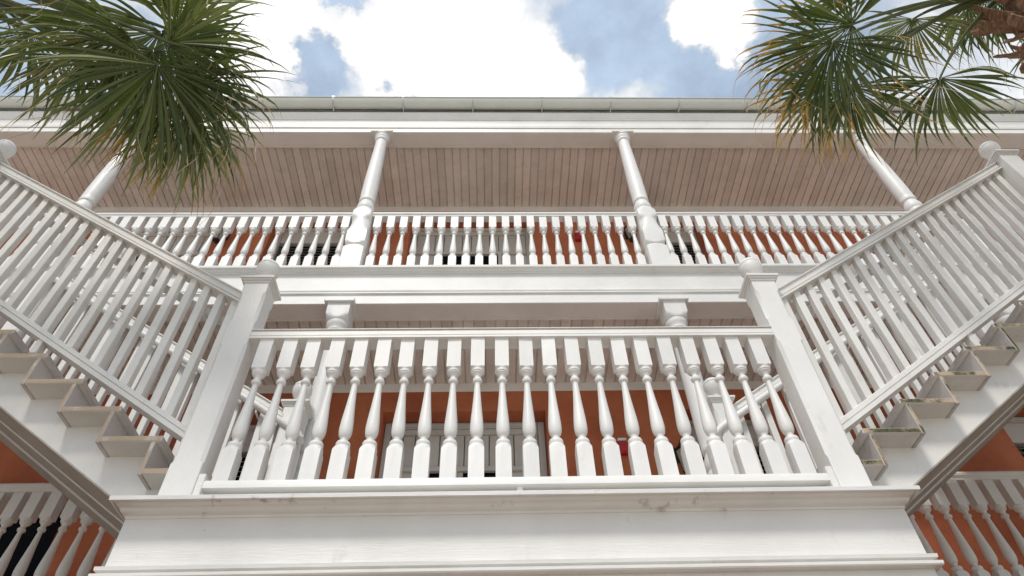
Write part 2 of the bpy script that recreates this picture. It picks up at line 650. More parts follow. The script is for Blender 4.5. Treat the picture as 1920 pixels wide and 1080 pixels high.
for nm, x0, x1 in (('dark_bounce_bed', -11.0, -1.9), ('dark_bounce_bed', 2.2, 11.3)):
    bd = MB()
    bd.box(x0, x1, 0.9, 5.6, GROUND, GROUND + .10, .03)
    bo = bd.build(nm, BOUNCE_SOIL)
    bo['kind'] = 'structure'

# ------------------------------------------------------------------ dimensions (metres, lens at 0,0,0)
XC = 0.13                       # centre line of landing and stairs
F1, F2 = 1.84, 5.34             # gallery floors
Y_EDGE = 4.48                   # front plane of the galleries
Y_WALL = 5.73
XL, XR = -9.6, 9.9              # extent of the house
CX0, CSP = -1.4815, 3.243       # columns
COLS = [CX0 + k * CSP for k in range(-2, 4)]
YC = 4.555                      # column axis

house = empty('gallery_house', 'orange stucco house with two storeys of white columned galleries behind the double stairs', 'house', (XC, Y_EDGE, GROUND))


def part(mb, name, mat, parent=None, **k):
    """a part of a thing whose Empty does not sit at the origin: geometry is written in world coordinates"""
    o = mb.build(name, mat, parent, **k)
    if parent is not None:
        q = parent
        off = Vector((0, 0, 0))
        while q is not None:
            off += Vector(q.location)
            q = q.parent
        o.location = -off
    return o


def rel(parent, p):
    q = parent
    off = Vector((0, 0, 0))
    while q is not None:
        off += Vector(q.location)
        q = q.parent
    return Vector(p) - off


# ------------------------------------------------------------------ house: wall with openings
UP_OP = [(-8.6, -7.6, 'louver'), (-5.55, -3.92, 'door'), (-3.10, -2.05, 'louver'), (-1.165, 0.545, 'door'), (2.02, 2.96, 'louver'), (5.25, 6.9, 'door'), (7.6, 8.5, 'louver')]
LO_OP = [(-8.6, -7.6, 'louver'), (-4.86, -3.93, 'dark'), (-3.10, -2.12, 'louver'), (-1.165, 0.545, 'door'), (2.02, 2.96, 'louver'), (5.35, 6.3, 'louver')]
T_WALL = 0.30
heads = {'louver': 2.63, 'door': 2.63, 'dark': 1.77}
sills = {'louver': 0.35, 'door': 0.0, 'dark': 0.0}

w = MB()


def wall_band(z0, z1, ops, fl):
    x = XL
    for (a, b, k) in ops:
        w.box(x, a, Y_WALL, Y_WALL + T_WALL, z0, z1)
        zt, zs = fl + heads[k], fl + sills[k]
        w.box(a, b, Y_WALL, Y_WALL + T_WALL, zt, z1)
        if zs > z0:
            w.box(a, b, Y_WALL, Y_WALL + T_WALL, z0, zs)
        x = b
    w.box(x, XR, Y_WALL, Y_WALL + T_WALL, z0, z1)


wall_band(F1, F2, LO_OP, F1)
wall_band(F2, 8.26, UP_OP, F2)
w.box(XL, XR, Y_WALL, Y_WALL + T_WALL, GROUND, F1)
w.box(XL, XL + .3, Y_WALL + T_WALL, 13, GROUND, 8.26)
w.box(XR - .3, XR, Y_WALL + T_WALL, 13, GROUND, 8.26)
w.box(XL, XR, 13, 13.3, GROUND, 8.26)
part(w, 'wall', STUCCO, house, smooth=False)


def window(a, b, kind, fl):
    zt, zs = fl + heads[kind], fl + sills[kind]
    yb = Y_WALL + 0.235
    f = MB()
    t = 0.075
    f.box(a + .004, a + t, yb - .05, yb + .06, zs, zt - .004, .006)
    f.box(b - t, b - .004, yb - .05, yb + .06, zs, zt - .004, .006)
    f.box(a + t, b - t, yb - .05, yb + .06, zt - t, zt - .004, .006)
    f.box(a + t + .02, b - t - .02, yb - .065, yb - .05, zt - t + .012, zt - .03, .005)
    if kind == 'louver':
        f.box(a + t, b - t, yb - .05, yb + .06, zs, zs + t, .006)
        zm = zs + (zt - zs) * .50
        f.box(a + t, b - t, yb - .035, yb + .05, zt - t - .26, zt - t, .006)
        fo = part(f, 'window', FRAME, house)
        lv = MB()
        z = zs + t + .02
        while z < zt - t - .30:
            if abs(z - zm) < .035:
                lv.box(a + t, b - t, yb - .02, yb + .03, z - .02, z + .03)
            else:
                lv.add([(a + t, yb - .025, z - .012), (b - t, yb - .025, z - .012), (b - t, yb + .03, z + .028), (a + t, yb + .03, z + .028),
                        (a + t, yb - .025, z - .004), (b - t, yb - .025, z - .004), (b - t, yb + .03, z + .036), (a + t, yb + .03, z + .036)],
                       [(0, 1, 2, 3), (7, 6, 5, 4), (0, 4, 5, 1), (2, 6, 7, 3)])
            z += .058
        lo = part(lv, 'louver_slats', LOUVER, fo, smooth=False)
        lo['kind'] = 'stuff'
        bk = MB()
        bk.box(a, b, yb + .062, yb + .08, zs, zt)
        part(bk, 'pane', GLASS, fo, smooth=False)
        return
    if kind == 'dark':
        fo = part(f, 'door', FRAME, house)
        bk = MB()
        bk.box(a, b, yb + .062, yb + .08, zs, zt)
        part(bk, 'pane', GLASS, fo, smooth=False)
        return
    # doorway: boarded transom over a pair of glazed leaves with boarded side panels
    z1 = zt - t
    z0 = fl + 2.03
    f.box(a + t, b - t, yb - .045, yb + .02, z0, z0 + .055, .006)          # transom bar
    f.box(a + t, b - t, yb - .03, yb + .02, z1 - .07, z1, .008)
    aw, bw = a + t + .33, b - t - .40
    f.box(aw - .05, aw, yb - .04, yb + .03, fl, z0, .006)
    f.box(bw, bw + .05, yb - .04, yb + .03, fl, z0, .006)
    f.box((aw + bw) / 2 - .03, (aw + bw) / 2 + .03, yb - .02, yb + .03, fl, z0 - .001, .006)
    f.box(a + t, aw - .05, yb - .01, yb + .02, fl, z0)
    f.box(bw + .05, b - t, yb - .01, yb + .02, fl, z0)
    fo = part(f, 'doorway', FRAME, house)
    n = int((b - a - 2 * t) / .13)
    pw = (b - a - 2 * t) / n
    pm = MB()
    pm.box(-pw / 2 + .004, pw / 2 - .004, -.012, .012, 0, z1 - .07 - z0 - .055, .005)
    me = pm.mesh('transom_board', FRAME)
    for i in range(n):
        link('transom_board', me, fo, rel(fo, (a + t + pw * (i + .5), yb + .004, z0 + .055)))
    bk = MB()
    bk.box(a + t, b - t, yb + .022, yb + .035, z0, z1)
    part(bk, 'transom_backing', LOUVER, fo, smooth=False)
    for (u, v) in ((aw, (aw + bw) / 2 - .03), ((aw + bw) / 2 + .03, bw)):
        pn = MB()
        pn.box(u, v, yb, yb + .012, fl + .02, z0)
        part(pn, 'pane', GLASS, fo, smooth=False)


for (a, b, k) in UP_OP:
    window(a, b, k, F2)
for (a, b, k) in LO_OP:
    window(a, b, k, F1)

# ------------------------------------------------------------------ house: floors, frieze boards, cornice, gutter, roof
fl = MB()
fl.box(XL, XR, Y_EDGE + .04, Y_WALL, F1 - .16, F1)
part(fl, 'gallery_floor', WHITE, house)
fl = MB()
fl.box(XL, XR, Y_EDGE + .04, Y_WALL, F2 - .16, F2)
part(fl, 'gallery_floor', WHITE, house)


def frieze(fz, bottom, name):
    """drip cap, crown moulding, flat frieze, bead and lower board in front of a gallery floor"""
    e = Y_EDGE
    p = [(e + .10, fz + .004), (e - .05, fz - .006), (e - .058, fz - .020), (e - .056, fz - .044), (e - .050, fz - .047), (e - .036, fz - .048), (e - .030, fz - .060), (e - .020, fz - .070), (e - .008, fz - .073),
         (e - .004, fz - .084), (e + .010, fz - .088), (e + .012, bottom + .20), (e - .004, bottom + .196), (e - .010, bottom + .180),
         (e - .008, bottom + .168), (e - .002, bottom + .164), (e - .002, bottom + .154), (e - .014, bottom + .145), (e - .014, bottom + .132), (e - .004, bottom + .126), (e + .004, bottom + .122),
         (e + .004, bottom), (e + .21, bottom), (e + .21, fz - .10)]
    m = MB()
    m.extr(p, XL, XR)
    part(m, name, WHITE, house, ang=25)
    s = MB()                                            # planted soffit board with its inner bead
    s.extr([(e + .012, bottom - .004), (e + .20, bottom - .004), (e + .20, bottom + .03), (e + .012, bottom + .03)], XL, XR)
    s.extr([(e + .205, bottom - .012), (e + .232, bottom - .012), (e + .238, bottom + .01), (e + .238, bottom + .03), (e + .205, bottom + .03)], XL, XR)
    part(s, 'beam_soffit', SOFFIT, house)


frieze(F2, 4.815, 'frieze')
frieze(F1, 1.30, 'frieze')

KZ = 8.19                        # underside of the roof beam
e = Y_EDGE
cor = MB()
cor.extr([(e, KZ), (e, KZ + .093), (e + .008, KZ + .094), (e + .008, KZ + .100), (e - .014, KZ + .102), (e - .016, KZ + .124), (e - .006, KZ + .134), (e + .002, KZ + .140), (e - .008, KZ + .148),
          (e - .010, KZ + .300), (e - .002, KZ + .303), (e - .002, KZ + .310), (e - .018, KZ + .314), (e - .020, KZ + .336), (e - .028, KZ + .344), (e - .030, KZ + .370), (e - .040, KZ + .384),
          (e - .052, KZ + .410), (e - .058, KZ + .430), (e - .058, KZ + .450), (e + .01, KZ + .456), (e + .01, KZ + .64), (e + .22, KZ + .64), (e + .22, KZ)], XL - .2, XR + .2)
part(cor, 'cornice', WHITE, house, ang=25)
s = MB()
s.extr([(e + .012, KZ - .004), (e + .205, KZ - .004), (e + .205, KZ + .03), (e + .012, KZ + .03)], XL, XR)
s.extr([(e + .21, KZ - .010), (e + .236, KZ - .010), (e + .242, KZ + .012), (e + .242, KZ + .05), (e + .21, KZ + .05)], XL, XR)
part(s, 'beam_soffit', SOFFIT, house)

gy, gz, gr_ = e - .130, KZ + .578, .086
gm = MB()
pr = []
for i in range(13):
    a = pi + pi * i / 12
    pr.append((gy + gr_ * cos(a), gz + gr_ * sin(a)))
inner = [(gy + (gr_ - .006) * cos(pi + pi * i / 12), gz + (gr_ - .006) * sin(pi + pi * i / 12)) for i in range(12, -1, -1)]
lip = [(gy - gr_ - .012, gz + .004), (gy - gr_ - .014, gz - .006), (gy - gr_ - .004, gz - .012)]
gm.extr(pr + [(gy + gr_, gz + .05), (gy + gr_ - .006, gz + .05)] + inner + lip, XL - .25, XR + .25)
gut = part(gm, 'gutter', GUTTER, house, ang=25)
stm = MB()
for i in range(12):
    a0, a1 = pi + pi * i / 12, pi + pi * (i + 1) / 12
    ro = gr_ + .005
    stm.add([(-.009, ro * cos(a0), ro * sin(a0)), (.009, ro * cos(a0), ro * sin(a0)), (.009, ro * cos(a1), ro * sin(a1)), (-.009, ro * cos(a1), ro * sin(a1)),
             (-.009, (ro - .012) * cos(a0), (ro - .012) * sin(a0)), (.009, (ro - .012) * cos(a0), (ro - .012) * sin(a0)), (.009, (ro - .012) * cos(a1), (ro - .012) * sin(a1)), (-.009, (ro - .012) * cos(a1), (ro - .012) * sin(a1))],
            [(0, 1, 2, 3), (0, 3, 7, 4), (1, 5, 6, 2)])
stm.box(-.03, .03, -gr_ - .016, -gr_ + .004, -.006, .010, .004)
stm.box(-.007, .007, -.004 + .0, gr_ + .02, -gr_ - .03, -gr_ - .004, .002)
sme = stm.mesh('gutter_strap', STRAP)
x = -8.93
while x < XR:
    link('gutter_strap', sme, gut, rel(gut, (x, gy, gz)))
    x += .962

rf = MB()
rf.extr([(e - .12, KZ + .665), (9.5, KZ + 2.7), (9.5, KZ + 2.65), (e - .12, KZ + .64)], XL - .3, XR + .3)
rf.extr([(14.0, KZ + .665), (9.5, KZ + 2.7), (9.5, KZ + 2.65), (14.0, KZ + .64)], XL - .3, XR + .3)
part(rf, 'roof', ROOF, house, smooth=False)

# ------------------------------------------------------------------ house: boarded ceilings
PW = 0.1094


def ceiling(z, x_first):
    c = MB()
    c.box(XL, XR, Y_EDGE + .20, Y_WALL, z + .0155, z + .05)
    co = part(c, 'ceiling', CEIL, house, smooth=False)
    p = MB()
    p.box(-PW / 2 + .0055, PW / 2 - .0055, Y_EDGE + .235, Y_WALL - .010, 0, .016, .0035)
    me = p.mesh('ceiling_board', CEIL)
    n0 = int((XL + .1 - x_first) / PW)
    x = x_first + n0 * PW + PW / 2
    while x < XR - .06:
        link('ceiling_board', me, co, rel(co, (x, 0, z + rnd.uniform(-.0012, .0012))))
        x += PW
    t = MB()
    t.extr([(Y_WALL - .012, z - .030), (Y_WALL + .002, z - .115), (Y_WALL + .002, z + .014), (Y_WALL - .012, z + .014)], XL, XR)
    part(t, 'ceiling_trim', SOFFIT, house)


ceiling(KZ + .03, 2.5042)
ceiling(4.815 + .025, -1.29)

# ------------------------------------------------------------------ turned work
HB = 0.0414
BAL_H = 0.985


def sh(lst, h):
    return lst


def baluster_mesh():
    s2 = HB * 1.42
    p = [(s2, 0), (s2, .185), (HB * 1.20, .205), (HB * 1.02, .215), (.036, .219), (.0395, .227), (.0395, .240), (.036, .248), (.026, .252), (.0195, .257), (.0178, .264), (.0205, .270), (.0205, .275),
         (.026, .281), (.032, .292), (.0358, .310), (.0372, .330), (.0366, .355), (.0345, .390), (.0312, .430), (.0270, .480), (.0232, .530), (.0200, .580), (.0172, .630), (.0158, .652),
         (.0165, .656), (.0250, .660), (.0285, .668), (.0285, .676), (.0250, .684), (.0185, .688), (.0180, .698), (.0205, .708), (.0270, .718), (.0355, .724), (.0355, .729), (.0400, .733), (.0408, .742), (.0400, .748), (HB * 1.03, .752),
         (HB * 1.15, .754), (s2, .758), (s2, BAL_H)]
    m = MB()
    m.turned(p, HB, 16)
    return m.mesh('baluster', WHITE_V, ang=40)


BAL = baluster_mesh()


def column(x, z0, z1, block_top, parent):
    h = .1075
    s2 = h * 1.42
    H = z1 - z0
    p = [(s2, 0), (s2, .33), (h * 1.30, .352), (h * 1.14, .366), (h * 1.0, .372), (h * .94, .374), (h * .93, .390), (h * 1.0, .392), (h * 1.10, .398), (h * 1.28, .415), (s2, .440),
         (s2, .60), (h * 1.34, .64), (h * 1.22, .69), (h * 1.12, .74), (h * 1.06, .79), (h * 1.03, .83), (h * 1.02, .86), (h * 1.10, .875), (h * 1.26, .90), (h * 1.34, .93),
         (h * 1.34, .99), (h * 1.26, 1.03), (h * 1.10, 1.06), (h * .98, 1.075), (h * .86, 1.08), (h * .84, 1.10), (h * .92, 1.115), (h * .96, 1.15), (h * .92, 1.19), (h * .80, 1.225), (h * .74, 1.25),
         (h * .74, 1.265), (h * .84, 1.272), (h * .88, 1.29), (h * .88, 1.305), (h * .82, 1.32), (h * .86, 1.36), (h * .88, 1.48), (h * .86, 1.75)]
    if block_top:
        p += [(h * .78, H - .44), (h * .76, H - .34), (h * .80, H - .335), (h * .82, H - .325), (h * .80, H - .315), (h * .84, H - .30), (h * .92, H - .275), (h * .96, H - .265),
              (h * .98, H - .25), (h * .98, H - .23), (h * .92, H - .222), (h * .98, H - .215), (h * 1.10, H - .20), (h * 1.26, H - .18), (s2, H - .15), (s2, H)]
    else:
        p += [(h * .72, H - .32), (h * .68, H - .15), (h * .80, H - .145), (h * .86, H - .13), (h * .86, H - .115), (h * .80, H - .10), (h * .86, H - .088), (h * .92, H - .07), (h * .92, H - .05), (h * .86, H - .04),
              (h * 1.00, H - .03), (h * 1.0, H)]
    m = MB()
    m.turned(p, h, 32, (x, YC, z0))
    o = part(m, 'column', WHITE_V, parent, ang=34)
    pl = MB()
    pl.box(x - .145, x + .145, YC - .105 if not block_top else YC - .135, YC + .145, z1 - .016, z1 + .03, .006)
    part(pl, 'cap_plate', SOFFIT if not block_top else WHITE, o)
    return o


for cx in COLS:
    column(cx, F2, KZ - .008, False, house)
    column(cx, F1, 4.815 - .008, True, house)
    pm = MB()                                          # plain pier carrying the gallery, below the picture
    pm.box(cx - .15, cx + .15, YC - .06, YC + .24, GROUND, 1.31, .012)
    part(pm, 'pier', WHITE, house)


def top_rail_profile(yc, z):
    """moulded handrail: (y, z) section with its top at z"""
    a = [(.062, z - .012), (.062, z - .016), (.044, z - .017), (.044, z - .024), (.054, z - .026), (.054, z - .058), (.043, z - .060), (.043, z - .066), (.057, z - .067), (.057, z - .082)]
    return [(yc - .04, z + .004), (yc + .04, z + .004)] + [(yc + u, v) for u, v in a] + [(yc - u, v) for u, v in reversed(a)]


def round_rail_profile(yc, z):
    q = []
    for i in range(11):
        a = -pi * .25 + pi * 1.5 * i / 10
        q.append((yc + .058 * cos(a), z - .040 + .040 * sin(a)))
    return q + [(yc - .045, z - .088), (yc + .045, z - .088)]


def gallery_bay(x0, x1, fz, n, parent):
    yb = YC + .012
    top = fz + 1.068
    m = MB()
    m.extr(round_rail_profile(yb, top), x0, x1)
    m.extr([(yb - .045, fz + .04), (yb + .045, fz + .04), (yb + .05, fz + .055), (yb + .05, fz + .085), (yb - .05, fz + .085), (yb - .05, fz + .055)], x0, x1)
    b = part(m, 'balustrade', WHITE, parent, ang=30)
    zb = fz + .083
    sc = (top - .086 - zb) / BAL_H
    step = (x1 - x0) / (n + .12)
    for i in range(n):
        o = link('baluster', BAL, b, rel(b, (x0 + step * (i + .56), yb, zb)))
        o.scale = (1, 1, sc)
        o.rotation_euler = (rnd.uniform(-.006, .006), rnd.uniform(-.006, .006), rnd.uniform(-.03, .03))
    return b


for i in range(len(COLS) - 1):
    gallery_bay(COLS[i] + .10, COLS[i + 1] - .10, F2, 21, house)
for i in (0, 1, 3, 4):
    gallery_bay(COLS[i] + .10, COLS[i + 1] - .10, F1, 21, house)

# ------------------------------------------------------------------ newel posts
NH = .0813


def newel(x, y, z0, z1, parent, spans, name='newel_post'):
    """square post with stop-chamfered corners, moulded cap and turned ball"""
    m = MB()
    rows = []
    zs = [(z0, .004)]
    for (a, b) in spans:
        zs += [(a - .02, .004), (a, .017), (b, .017), (b + .02, .004)]
    zs.append((z1, .004))
    V, F = [], []
    for (z, c) in zs:
        h = NH
        for (u, v) in ((h, h - c), (h - c, h), (-h + c, h), (-h, h - c), (-h, -h + c), (-h + c, -h), (h - c, -h), (h, -h + c)):
            V.append((x + u, y + v, z))
    for i in range(len(zs) - 1):
        for k in range(8):
            k2 = (k + 1) % 8
            F.append((i * 8 + k, i * 8 + k2, i * 8 + 8 + k2, i * 8 + 8 + k))
    F += [tuple(range(7, -1, -1)), tuple(len(V) - 8 + k for k in range(8))]
    m.add(V, F)
    o = part(m, name, WHITE_V, parent, ang=25)
    c = MB()
    def sq(h0, z0_, h1, z1_):
        V = [(x + sx * h0, y + sy * h0, z0_) for sx, sy in ((-1, -1), (1, -1), (1, 1), (-1, 1))] + [(x + sx * h1, y + sy * h1, z1_) for sx, sy in ((-1, -1), (1, -1), (1, 1), (-1, 1))]
        c.add(V, [(0, 1, 5, 4), (1, 2, 6, 5), (2, 3, 7, 6), (3, 0, 4, 7), (3, 2, 1, 0), (4, 5, 6, 7)])
    sq(NH + .006, z1 - .004, NH + .008, z1 + .012)
    sq(NH + .016, z1 + .0125, NH + .018, z1 + .026)
    sq(NH + .028, z1 + .0265, NH + .029, z1 + .044)
    sq(NH + .022, z1 + .0445, .05, z1 + .062)
    part(c, 'cap', WHITE, o, smooth=False)
    t = MB()
    t.turned([(.052, 0), (.050, .012), (.040, .018), (.036, .034), (.036, .060), (.040, .070), (.054, .082), (.068, .104), (.0765, .131), (.079, .154), (.0785, .170), (.073, .174), (.073, .179), (.0765, .182), (.072, .200), (.060, .217), (.040, .228), (.012, .232)], None, 28, (x, y, z1 + .060))
    part(t, 'finial', WHITE_V, o, ang=30)
    return o


# ------------------------------------------------------------------ landing in front of the gallery
LF = 1.84
landing = empty('stair_landing', 'white painted landing with turned balustrade, deep fascia and four ball-topped newel posts', 'landing', (XC, 3.0, GROUND))
HX = 1.895
YF = 3.0
m = MB()
m.box(XC - HX + .02, XC + HX - .02, YF + .02, Y_EDGE - .052, LF - .12, LF - .008, .004)
part(m, 'deck', WHITE, landing)
m = MB()
m.ring_u([(0, .9), (0, 1.73), (-.04, 1.73), (-.04, .9)], HX, XC, YF, Y_EDGE - .06)
part(m, 'fascia', WHITE, landing, ang=25)
m = MB()
m.ring_u([(-.02, 1.714), (.006, 1.714), (.009, 1.724), (.014, 1.727), (.030, 1.728), (.042, 1.733), (.048, 1.741), (.050, 1.747), (.058, 1.748), (.074, 1.750), (.088, 1.756), (.094, 1.762), (.104, 1.762), (.105, 1.749), (.118, 1.749), (.120, 1.768), (.112, 1.774), (.06, 1.790), (-.03, 1.822), (-.08, 1.826), (-.08, 1.714)], HX, XC, YF, Y_EDGE - .06, sf=.42)
part(m, 'drip_moulding', DRIP, landing, ang=22)
m = MB()
m.ring_u([(-.01, 1.408), (.040, 1.410), (.044, 1.416), (.044, 1.430), (.024, 1.432), (.016, 1.436), (.016, 1.446), (.034, 1.449), (.036, 1.466), (.016, 1.470), (.004, 1.477), (-.01, 1.477)], HX, XC, YF, Y_EDGE - .06, sf=.7)
part(m, 'lower_moulding', WHITE, landing, ang=22)
for sx in (-1, 1):
    m = MB()
    m.box(XC + sx * (HX - .16) - .12, XC + sx * (HX - .16) + .12, YF + .02, YF + .26, GROUND, .91, .012)
    part(m, 'pier', WHITE, landing)

YN = 2.98 + NH
NX = 1.70
NZ = 3.41
for sx in (-1, 1):
    newel(XC + sx * NX, YN, LF - .022, NZ, landing, [(2.03, 2.84), (3.06, 3.30)])
    newel(XC + sx * NX, 4.335, LF - .012, NZ - .02, landing, [(2.03, 2.84), (3.06, 3.30)])

YB = 3.0 + HB
RT_Z = 2.985
m = MB()
m.extr(top_rail_profile(YB, RT_Z), XC - NX + NH - .01, XC + NX - NH + .01)
m.extr([(YB - .050, 1.874), (YB + .050, 1.874), (YB + .050, 1.905), (YB + .045, 1.918), (YB - .045, 1.918), (YB - .050, 1.905)], XC - NX + NH - .004, XC + NX - NH + .004)
m.box(XC - .015, XC + .015, YB - .03, YB + .03, LF - .014, 1.876, .003)
for sx in (-1, 1):
    m.box(XC + sx * (NX - NH - .018) - .018, XC + sx * (NX - NH - .018) + .018, YB - .055, YB + .04, LF - .016, 1.955, .004)
bal = part(m, 'balustrade', WHITE, landing, ang=25)
X0, DX = -1.4249 + HB, .1431
for i in range(22):
    o = link('baluster', BAL, bal, rel(bal, (X0 + DX * i + .002, YB, 1.917)))
    o.scale = (1, 1, (RT_Z - .080 - 1.917) / BAL_H)
    o.rotation_euler = (rnd.uniform(-.004, .004), rnd.uniform(-.004, .004), rnd.uniform(-.03, .03))

# ------------------------------------------------------------------ the two flights
RISE, GO, NSTEP = .2065, .3038, 9
N1 = 1.626                       # first nosing, from the centre line
SL = RISE / GO
YT, YS, YR = 3.07, 3.215, 4.33   # tread end, outer string face, inner string


def stair(sx, label):
    st = empty('staircase', label, 'staircase', (XC + sx * 1.9, 3.2, GROUND))
    X = lambda d: XC + sx * d
    low = lambda d: LF - .02 + SL * (d - 1.93)       # underside line of the string
    # strings: two boards with a sawtooth top, kept under the treads
    for (ya, yb, nm) in ((YS, YS + .045, 'stringer'), (YR - .045, YR, 'stringer')):
        pts = []
        for k in range(1, NSTEP):
            zt = LF + RISE * k - .038
            d0 = N1 + GO * (k - 1) + .05
            d1 = N1 + GO * k + .05
            pts += [(d0, zt), (d1, zt)]
        pts = [(HX + .002, max(LF - .03, low(HX)))] + [p for p in pts if p[0] > HX]
        pts[0] = (HX + .002, LF + RISE - .038)
        dl = N1 + GO * (NSTEP - 1) + .05
        pts += [(dl, low(dl))]
        pts += [(HX + .002, low(HX) + .0)]
        m = MB()
        m.poly_y([(X(d), z) for d, z in pts], ya, yb)
        part(m, nm, STAIR, st, ang=20)
    dl = N1 + GO * (NSTEP - 1) + .05
    # boarded soffit: three long boards with open joints
    W = (YR - YS - .02) / 3
    for i in range(3):
        m = MB()
        y0 = YS - .004 + i * W
        d0, d1 = HX + .004, dl
        th = .028
        V = [(X(d0), y0, low(d0) - .001), (X(d0), y0 + W - .008, low(d0) - .001), (X(d1), y0 + W - .008, low(d1) - .001), (X(d1), y0, low(d1) - .001)]
        V = [(a, b, c - (0.0 if i == 1 else .006)) for a, b, c in V] + [(a, b, c + .004) for a, b, c in V]
        m.add(V, [(0, 1, 2, 3), (4, 7, 6, 5), (0, 4, 5, 1), (1, 5, 6, 2), (2, 6, 7, 3), (3, 7, 4, 0)])
        part(m, 'soffit_board', SHADED_SOFFIT, st, smooth=False)
    for i in (1, 2):                                   # narrow beads over the board joints
        m = MB()
        yb_ = YS - .004 + i * W - .004
        m.extr([(yb_ - .009, low(HX) + .004), (yb_ - .009, low(HX) - .011), (yb_ - .004, low(HX) - .015), (yb_ + .004, low(HX) - .015), (yb_ + .009, low(HX) - .011), (yb_ + .009, low(HX) + .004)], X(HX + .005), X(dl), slope=sx * SL, zref=X(HX))
        part(m, 'soffit_bead', STAIR, st, smooth=False)
    m = MB()                                           # core that closes the joints
    pts = [(HX + .004, low(HX) + .004), (dl, low(dl) + .004), (dl, low(dl) + .03), (HX + .004, low(HX) + .03)]
    m.poly_y([(X(d), z) for d, z in pts], YS + .04, YR - .04)
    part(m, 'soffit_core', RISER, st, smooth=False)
    # treads and risers
    for k in range(1, NSTEP):
        zt = LF + RISE * k
        d0 = N1 + GO * (k - 1)
        m = MB()
        m.box(X(d0), X(d0 + .333), YT, YR + .02, zt - .038, zt, .006)
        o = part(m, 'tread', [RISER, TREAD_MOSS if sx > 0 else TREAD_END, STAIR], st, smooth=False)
        for p in o.data.polygons:
            if p.normal.y < -.9:
                p.material_index = 1
            elif p.normal.z < -.9:
                p.material_index = 2
    for k in range(1, NSTEP + 1):
        zt = LF + RISE * k
        d0 = N1 + GO * (k - 1) + .030
        if d0 < HX - .02:
            continue
        m = MB()
        m.box(X(d0), X(d0 + .022), YT + .003, YR + .015, zt - RISE - .0385, zt - .0385, .003)
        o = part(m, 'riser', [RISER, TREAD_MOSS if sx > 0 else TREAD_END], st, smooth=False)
        for p in o.data.polygons:
            if p.normal.y < -.9:
                p.material_index = 1
    m = MB()                                           # first step at the landing
    m.box(X(N1 + .03), X(N1 + .052), YT + .15, YR + .015, LF - .01, LF + RISE - .0385, .003)
    part(m, 'riser', RISER, st, smooth=False)
    # half landing at the head of the flight
    zl = LF + RISE * NSTEP
    dA, dB = N1 + GO * (NSTEP - 1), 5.75
    m = MB()
    m.box(X(dA), X(dB), YT - .02, Y_EDGE - .06, zl - .038, zl, .006)
    m.box(X(dA + .05), X(dB - .03), YS, YR, zl - .30, zl - .039, .006)
    for (d, y) in ((dB - .14, YS + .1), (dB - .14, YR - .1), (dA + .75, YS + .1)):
        m.box(X(d) - .09, X(d) + .09, y - .09, y + .09, GROUND, zl - .299, .01)
    part(m, 'half_landing', STAIR, st)
    UX = 4.37
    rails = []
    for (yr, side, ztw) in ((YN + .035, 'front', 0), (4.335, 'rear', 0)):
        newel(X(UX), YN if side == 'front' else 4.335, zl - .01, NZ + 1.655, st, [(zl + .2, zl + .95)])
        d0, d1 = NX + NH - .008, UX - NH + .008
        zt0 = 3.375                                    # top of the handrail at the lower newel
        zb0 = 2.275
        m = MB()
        xa, xb = X(d0), X(d1)
        q = [(.060, zt0 - .010), (.060, zt0 - .018), (.047, zt0 - .022), (.047, zt0 - .070), (.036, zt0 - .072), (.036, zt0 - .080), (.053, zt0 - .082), (.053, zt0 - .100)]
        pa = [(yr - .036, zt0 + .004), (yr + .036, zt0 + .004)] + [(yr + u, v) for u, v in q] + [(yr - u, v) for u, v in reversed(q)]
        m.extr(pa, xa, xb, slope=sx * SL * .985, zref=xa)
        q = [(.036, zb0 - .006), (.036, zb0 - .036), (.027, zb0 - .038), (.027, zb0 - .045), (.043, zb0 - .047), (.043, zb0 - .078)]
        pb = [(yr - .030, zb0), (yr + .030, zb0)] + [(yr + u, v) for u, v in q] + [(yr - u, v) for u, v in reversed(q)]
        m.extr(pb, xa, xb, slope=sx * SL * .985, zref=xa)
        r = part(m, 'stair_balustrade', STAIR if side == 'front' else WHITE, st, ang=25)
        hp = .0252
        n = 22
        stp = (d1 - d0) / (n + .35)
        pm = MB()
        zl0, zl1 = zb0 - .012, zt0 - .092
        pm.box(-hp, hp, -hp, hp, 0, zl1 - zl0, .004)
        me = pm.mesh('picket', STAIR if side == 'front' else WHITE_V)
        for i in range(n):
            d = d0 + stp * (i + .62)
            o = link('picket', me, r, rel(r, (X(d), yr, zl0 + SL * .985 * (d - d0))))
            o.rotation_euler = (rnd.uniform(-.006, .006), rnd.uniform(-.005, .005), rnd.uniform(-.06, .06))
        # grab rail on the walking side, with a few brackets
        yh = yr + .085 if side == 'front' else yr - .085
        h = MB()
        zz = zt0 - .235 if side == 'front' else zt0 - .130
        ds = d0 - (.02 if side == 'front' else .10)
        a = Vector((X(ds), yh, zz + SL * .985 * (ds - d0)))
        b = Vector((X(d1), yh, zz + SL * .985 * (d1 - d0)))
        pts = [a.lerp(b, t / 8) for t in range(9)]
        if side == 'rear':
            pts = [a + Vector((-sx * .075, .05, -.115)), a + Vector((-sx * .078, .012, -.085))] + pts
            pts[2] = a + Vector((-sx * .05, 0, -.045))
        h.tube(pts, [.029] * len(pts), 12)
        for t in (.12, .5, .88):
            c = a.lerp(b, t)
            h.tube([c + Vector((0, 0, -.02)), c + Vector((0, 0, -.06)), Vector((c.x, yr, c.z - .06))], [.009] * 3, 6)
        part(h, 'handrail', STAIR if side == 'front' else WHITE_V, st, ang=50)
